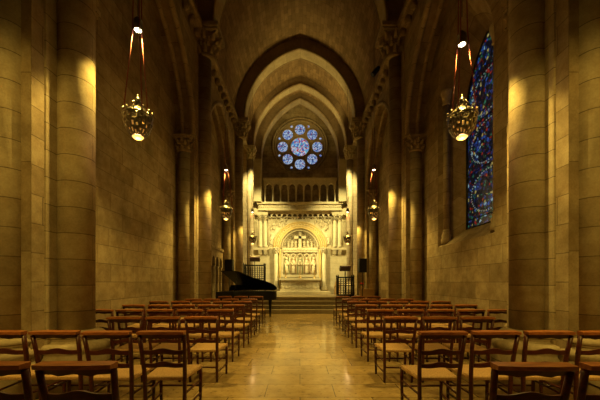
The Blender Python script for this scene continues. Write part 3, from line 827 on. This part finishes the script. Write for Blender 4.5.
# ------------------------------------------------------------------ piano
def piano():
    t = thing('grand_piano', 'black grand piano with raised lid at the foot of the chancel steps', 'piano', (-3.05, 10.92, 0), math.radians(-26))
    # local: keyboard at x=0, tail towards +x; treble (curved) side at low y
    W = 1.46; Ln = 1.78
    spine = [(0, W), (Ln-.25, W)]
    curve = []
    ctrl = [(Ln-.25, W), (Ln-.02, W-.12), (Ln, W-.42), (Ln-.22, W-.70), (1.16, .48), (.9, .12), (.6, 0), (0, 0)]
    def cr(p0, p1, p2, p3, u):
        return tuple(.5*((2*b)+(c-a)*u+(2*a-5*b+4*c-d)*u*u+(-a+3*b-3*c+d)*u**3) for a, b, c, d in zip(p0, p1, p2, p3))
    P = [ctrl[0]]+ctrl+[ctrl[-1]]
    for i in range(len(ctrl)-1):
        for u in range(5): curve.append(cr(P[i], P[i+1], P[i+2], P[i+3], u/5))
    curve.append((0, 0))
    outl = [(0, W)]+curve
    mb = MB()
    mb.prism([(.28, W)]+[p for p in curve if p[0] > .28]+[(.28, 0)], lambda p: (p[0], p[1], .66), lambda p: (p[0], p[1], .98)); bev(mb.build('rim', PIANO, t), .01)
    mb = MB(); mb.b2(-.02, .3, 0, W, .62, .74); mb.b2(-.02, .3, 0, .09, .74, .96); mb.b2(-.02, .3, W-.09, W, .74, .96); mb.b2(.14, .3, .09, W-.09, .74, .98); bev(mb.build('keybed', PIANO, t), .008)
    mb = MB()
    for k in range(52): mb.b2(0, .14, .1+k*.0242, .1+k*.0242+.0232, .74, .762)
    k_ = mb.build('keys', IVORY, t); k_['label'] = 'row of ivory white keys'
    # lid hinged on the far spine, raised towards the viewer
    ang = math.radians(29)
    def lift(p, z):
        d = W-p[1]; return (p[0], W-d*math.cos(ang)-z*math.sin(ang)*1, .99+d*math.sin(ang)+z*math.cos(ang))
    lo = [(.08, W)]+[p for p in curve if p[0] > .08]+[(.08, 0)]
    lo = [(p[0]+(0.02 if p[0] > .4 else 0), min(W, p[1])-(.02 if p[1] < W-.05 else 0)) for p in lo]
    mb = MB(); mb.prism(lo, lambda p: lift(p, 0), lambda p: lift(p, .022)); mb.build('lid', PIANO, t)
    MB().tube([(.75, .1, .98), lift((.72, .15), 0)], .012, 6).build('prop_stick', PIANO, t)
    for x, y in ((.2, .14), (.2, W-.14), (Ln-.2, W-.3)):
        mb = MB(); mb.lathe([(.02, 0), (.03, .02), (.03, .07), (.035, .08), (.045, .3), (.06, .55), (.075, .66)], (x, y, 0), 12); mb.build('leg', PIANO, t)
    mb = MB(); mb.b2(.35, .4, W/2-.1, W/2+.1, .1, .64); mb.b2(.2, .42, W/2-.16, W/2+.16, .05, .1)
    for k in (-.08, 0, .08): mb.b2(.08, .24, W/2+k-.015, W/2+k+.015, .055, .07)
    mb.build('pedal_lyre', PIANO, t)
    mb = MB(); mb.box(.36, W/2, 1.1, .02, .8, .22, Euler((0, .3, 0))); mb.build('music_desk', PIANO, t)
piano()

# ------------------------------------------------------------------ speakers
def speaker(x, y, z0, ztop, h, w, label):
    t = thing('loudspeaker', label, 'speaker', (x, y, z0))
    bev(MB().b2(-w/2, w/2, -.14, .14, ztop-h-z0, ztop-z0).build('cabinet', BLACK, t), .015)
    mb = MB(); mb.b2(-w/2+.02, w/2-.02, -.15, -.138, ztop-h-z0+.03, ztop-z0-.03); mb.build('grille', IRON, t)
    MB().cyl(0, 0, .05, ztop-h-z0, .018, 10).build('pole', IRON, t)
    MB().lathe([(.15, 0), (.15, .02), (.03, .035), (.025, .06)], n=20).build('base_plate', IRON, t)
speaker(-2.90, 12.30, 0, 2.24, .55, .33, 'black loudspeaker on a pole behind the piano')
speaker(2.70, 12.99, .32, 2.33, .6, .33, 'black loudspeaker on a pole beside the iron grille lectern')

# ------------------------------------------------------------------ pulpit / lectern in iron grille
def grille(mb, x0, x1, y, z0, z1, nx):
    mb.b2(x0, x1, y-.02, y+.02, z1-.06, z1); mb.b2(x0, x1, y-.02, y+.02, z0, z0+.05); mb.b2(x0, x1, y-.012, y+.012, z0+(z1-z0)*.52, z0+(z1-z0)*.55)
    for i in range(nx+1):
        x = x0+(x1-x0)*i/nx; mb.b2(x-.012, x+.012, y-.012, y+.012, z0, z1)
    for i in range(nx):
        xc = x0+(x1-x0)*(i+.5)/nx; r = (x1-x0)/nx/2*.85
        zz = z0+.05+r
        while zz < z1-.05-r*.5:
            mb.tube([(xc+r*math.cos(2*PI*q/10), y, zz+r*math.sin(2*PI*q/10)) for q in range(11)], .009, 5, cap=False); zz += 2*r
def ambo(x, y, w, d, h, label, name, bh):
    t = thing(name, label, name, (x, y, .64))
    mb = MB(); mb.b2(-w/2-.04, w/2+.04, -d/2-.04, d/2+.04, 0, .05); mb.build('base', IRON, t)
    mb = MB(); grille(mb, -w/2, w/2, -d/2, .05, h, max(5, int(w/.11))); mb.build('front_grille', IRON, t)
    for s in (-1, 1):
        mb = MB()
        mb.b2(s*w/2-.02, s*w/2+.02, -d/2, d/2, h-.06, h); mb.b2(s*w/2-.02, s*w/2+.02, -d/2, d/2, .05, .1)
        for i in range(4): q = -d/2+d*i/3; mb.b2(s*w/2-.012, s*w/2+.012, q-.012, q+.012, .05, h)
        mb.build('side_grille', IRON, t)
        for q in (-1, 1):
            MB().lathe([(.03, 0), (.03, h), (.045, h+.02), (.02, h+.05), (.03, h+.08), (.0, h+.11)], (s*w/2, q*d/2, 0), 10).build('corner_post', IRON, t)
    MB().cyl(0, 0, .05, bh-.1, .025, 10).build('stem', IRON, t)
    MB().box(0, 0, bh, .5, .34, .03, Euler((-.6, 0, 0))).build('book_rest', WOOD, t)
    b = thing('open_book', 'open book with dark cover lying on the %s' % label.split(',')[0], 'book', (x, y+.03, .64+bh+.045))
    for s in (-1, 1):
        MB().box(s*.125, 0, .02, .25, .3, .03, Euler((-.6, -s*.12, 0))).build('page_block', PAGE, b)
        MB().box(s*.125, 0, .0, .27, .32, .012, Euler((-.6, -s*.12, 0))).build('cover', BOOK, b)
    return t
ambo(-2.27, 15.05, 1.0, .5, 1.53, 'tall black iron grille pulpit, behind the piano', 'pulpit', 1.82)
ambo(2.12, 14.1, .72, .55, .92, 'black iron grille lectern, at the top of the steps', 'lectern', 1.3)
# credence seat and planter
t = thing('wooden_stool', 'pale rounded wooden seat against the wall beside the iron lectern', 'seat', (2.0, 16.2, .64))
mb = MB(); mb.prism([(-.14, 0), (.14, 0), (.14, .62), (.09, .74), (0, .78), (-.09, .74), (-.14, .62)], lambda p: (p[0], -.2, p[1]), lambda p: (p[0], -.14, p[1])); mb.build('end_panel', OAK, t)
mb = MB(); mb.prism([(-.14, 0), (.14, 0), (.14, .5), (-.14, .5)], lambda p: (p[0], .2, p[1]), lambda p: (p[0], .14, p[1])); mb.build('end_panel', OAK, t)
MB().b2(-.14, .14, -.2, .2, .42, .46).build('seat', OAK, t)
t = thing('wooden_chest', 'low wooden chest at the top of the steps under the loudspeaker', 'chest', (2.95, 13.32, .48))
bev(MB().b2(-.32, .32, -.13, .13, 0, .5).build('body', OAK, t), .01); bev(MB().b2(-.34, .34, -.15, .15, .5, .54).build('lid', OAK, t), .008)
t = thing('flower_vase', 'small vase of red flowers on the wooden chest', 'flowers', (2.74, 13.32, 1.02))
MB().lathe([(.04, 0), (.06, .06), (.05, .12), (.035, .15)], n=14).build('vase', BRASS, t)
mb = MB(); random.seed(3)
for k in range(7):
    a = 2*PI*k/7; mb.ell((.055*math.cos(a), .055*math.sin(a), .22+.05*random.random()), .035, .035, .03, 8, 5)
mb.build('blossom', REDF, t)
mb = MB()
for k in range(7):
    a = 2*PI*k/7+.4; mb.tube([(0, 0, .12), (.07*math.cos(a), .07*math.sin(a), .2)], .012, 5)
mb.build('leaves', GREENF, t)

# ------------------------------------------------------------------ spotlights
def aim(loc_, tgt, energy, size, col=(1, .68, .30), soft=.12, blend=.6):
    d = bpy.data.lights.new('spot_beam', 'SPOT'); d.energy = energy; d.color = col; d.spot_size = math.radians(size); d.spot_blend = blend; d.shadow_soft_size = soft
    o = bpy.data.objects.new('spot_beam', d); COL.objects.link(o); o.location = loc_
    o.rotation_euler = (Vector(tgt)-Vector(loc_)).to_track_quat('-Z', 'Y').to_euler()
    return o
def fixture(loc_, tgt, label):
    t = thing('spotlight', label, 'spotlight', loc_)
    q = (Vector(tgt)-Vector(loc_)).to_track_quat('-Z', 'Y').to_euler(); t.rotation_euler = q
    MB().lathe([(.04, .42), (.075, .38), (.085, .12), (.09, .04)], n=16).build('housing', BLACK, t)
    MB().lathe([(.095, .04), (.095, .06), (.08, .06)], n=16, closed=False).build('rim', IRON, t)
# nave washes from the cornices
NAVE = (1, .665, .12); CH = (1, .83, .32)
for s in (-1, 1):
    for y in (1.2, 6.4, 11.4):
        aim((s*2.6, y, 8.95), (-s*3.4, y+.2, .4), 560 if y > 3 else 330, 56, NAVE, blend=1)
    # the lamps of the next bay, behind the viewer
    aim((s*2.16, -1.15, 4.65), (s*3.2, 3.6, 1.6), 480, 52, NAVE, .05)
fixture((2.66, 11.1, 8.95), (-3.3, 11.3, 2), 'small black spotlight fixed on the right cornice before the altar arch')
# chancel floods hidden behind the piers and ribs, plus added fill pairs
for s in (-1, 1):
    aim((s*2.85, 14.6, 4.6), (-s*3.0, 16.9, 2.5), 2000, 54, CH, blend=.6)
    aim((s*2.85, 14.6, 4.6), (0, 17.8, 3.4), 380, 50, CH, blend=.8)  # added fill pair, lifts the shaded tympanum
    aim((s*1.9, 14.5, 7.8), (s*2.5, 17.5, 2.2), 1250, 76, CH, blend=.7)  # added pair under the arch to brighten the sides of the screen
    aim((s*2.3, 14.55, 8.4), (-s*.9, 15.3, 12), 190, 100, (1, .74, .2))
    aim((s*2.25, 16.15, 8.4), (-s*.9, 16.9, 12), 100, 90, (1, .74, .2))
w = bpy.data.worlds.new('world'); scene.world = w; w.use_nodes = True
w.node_tree.nodes['Background'].inputs[0].default_value = (.02, .03, .06, 1)
w.node_tree.nodes['Background'].inputs[1].default_value = .3

# ------------------------------------------------------------------ camera
cd = bpy.data.cameras.new('camera'); cam = bpy.data.objects.new('camera', cd); COL.objects.link(cam)
cam.location = (0, 0, EYE); cam.rotation_euler = (PI/2, 0, 0)
cd.sensor_width = 36; cd.lens = 18; cd.shift_y = 82/600; cd.clip_start = .05
scene.camera = cam
vs = scene.view_settings; vs.view_transform = 'Standard'; vs.look = 'None'; vs.gamma = 1; vs.use_curve_mapping = False; vs.exposure = 0
scene.cycles.diffuse_bounces = 6; scene.cycles.max_bounces = 10
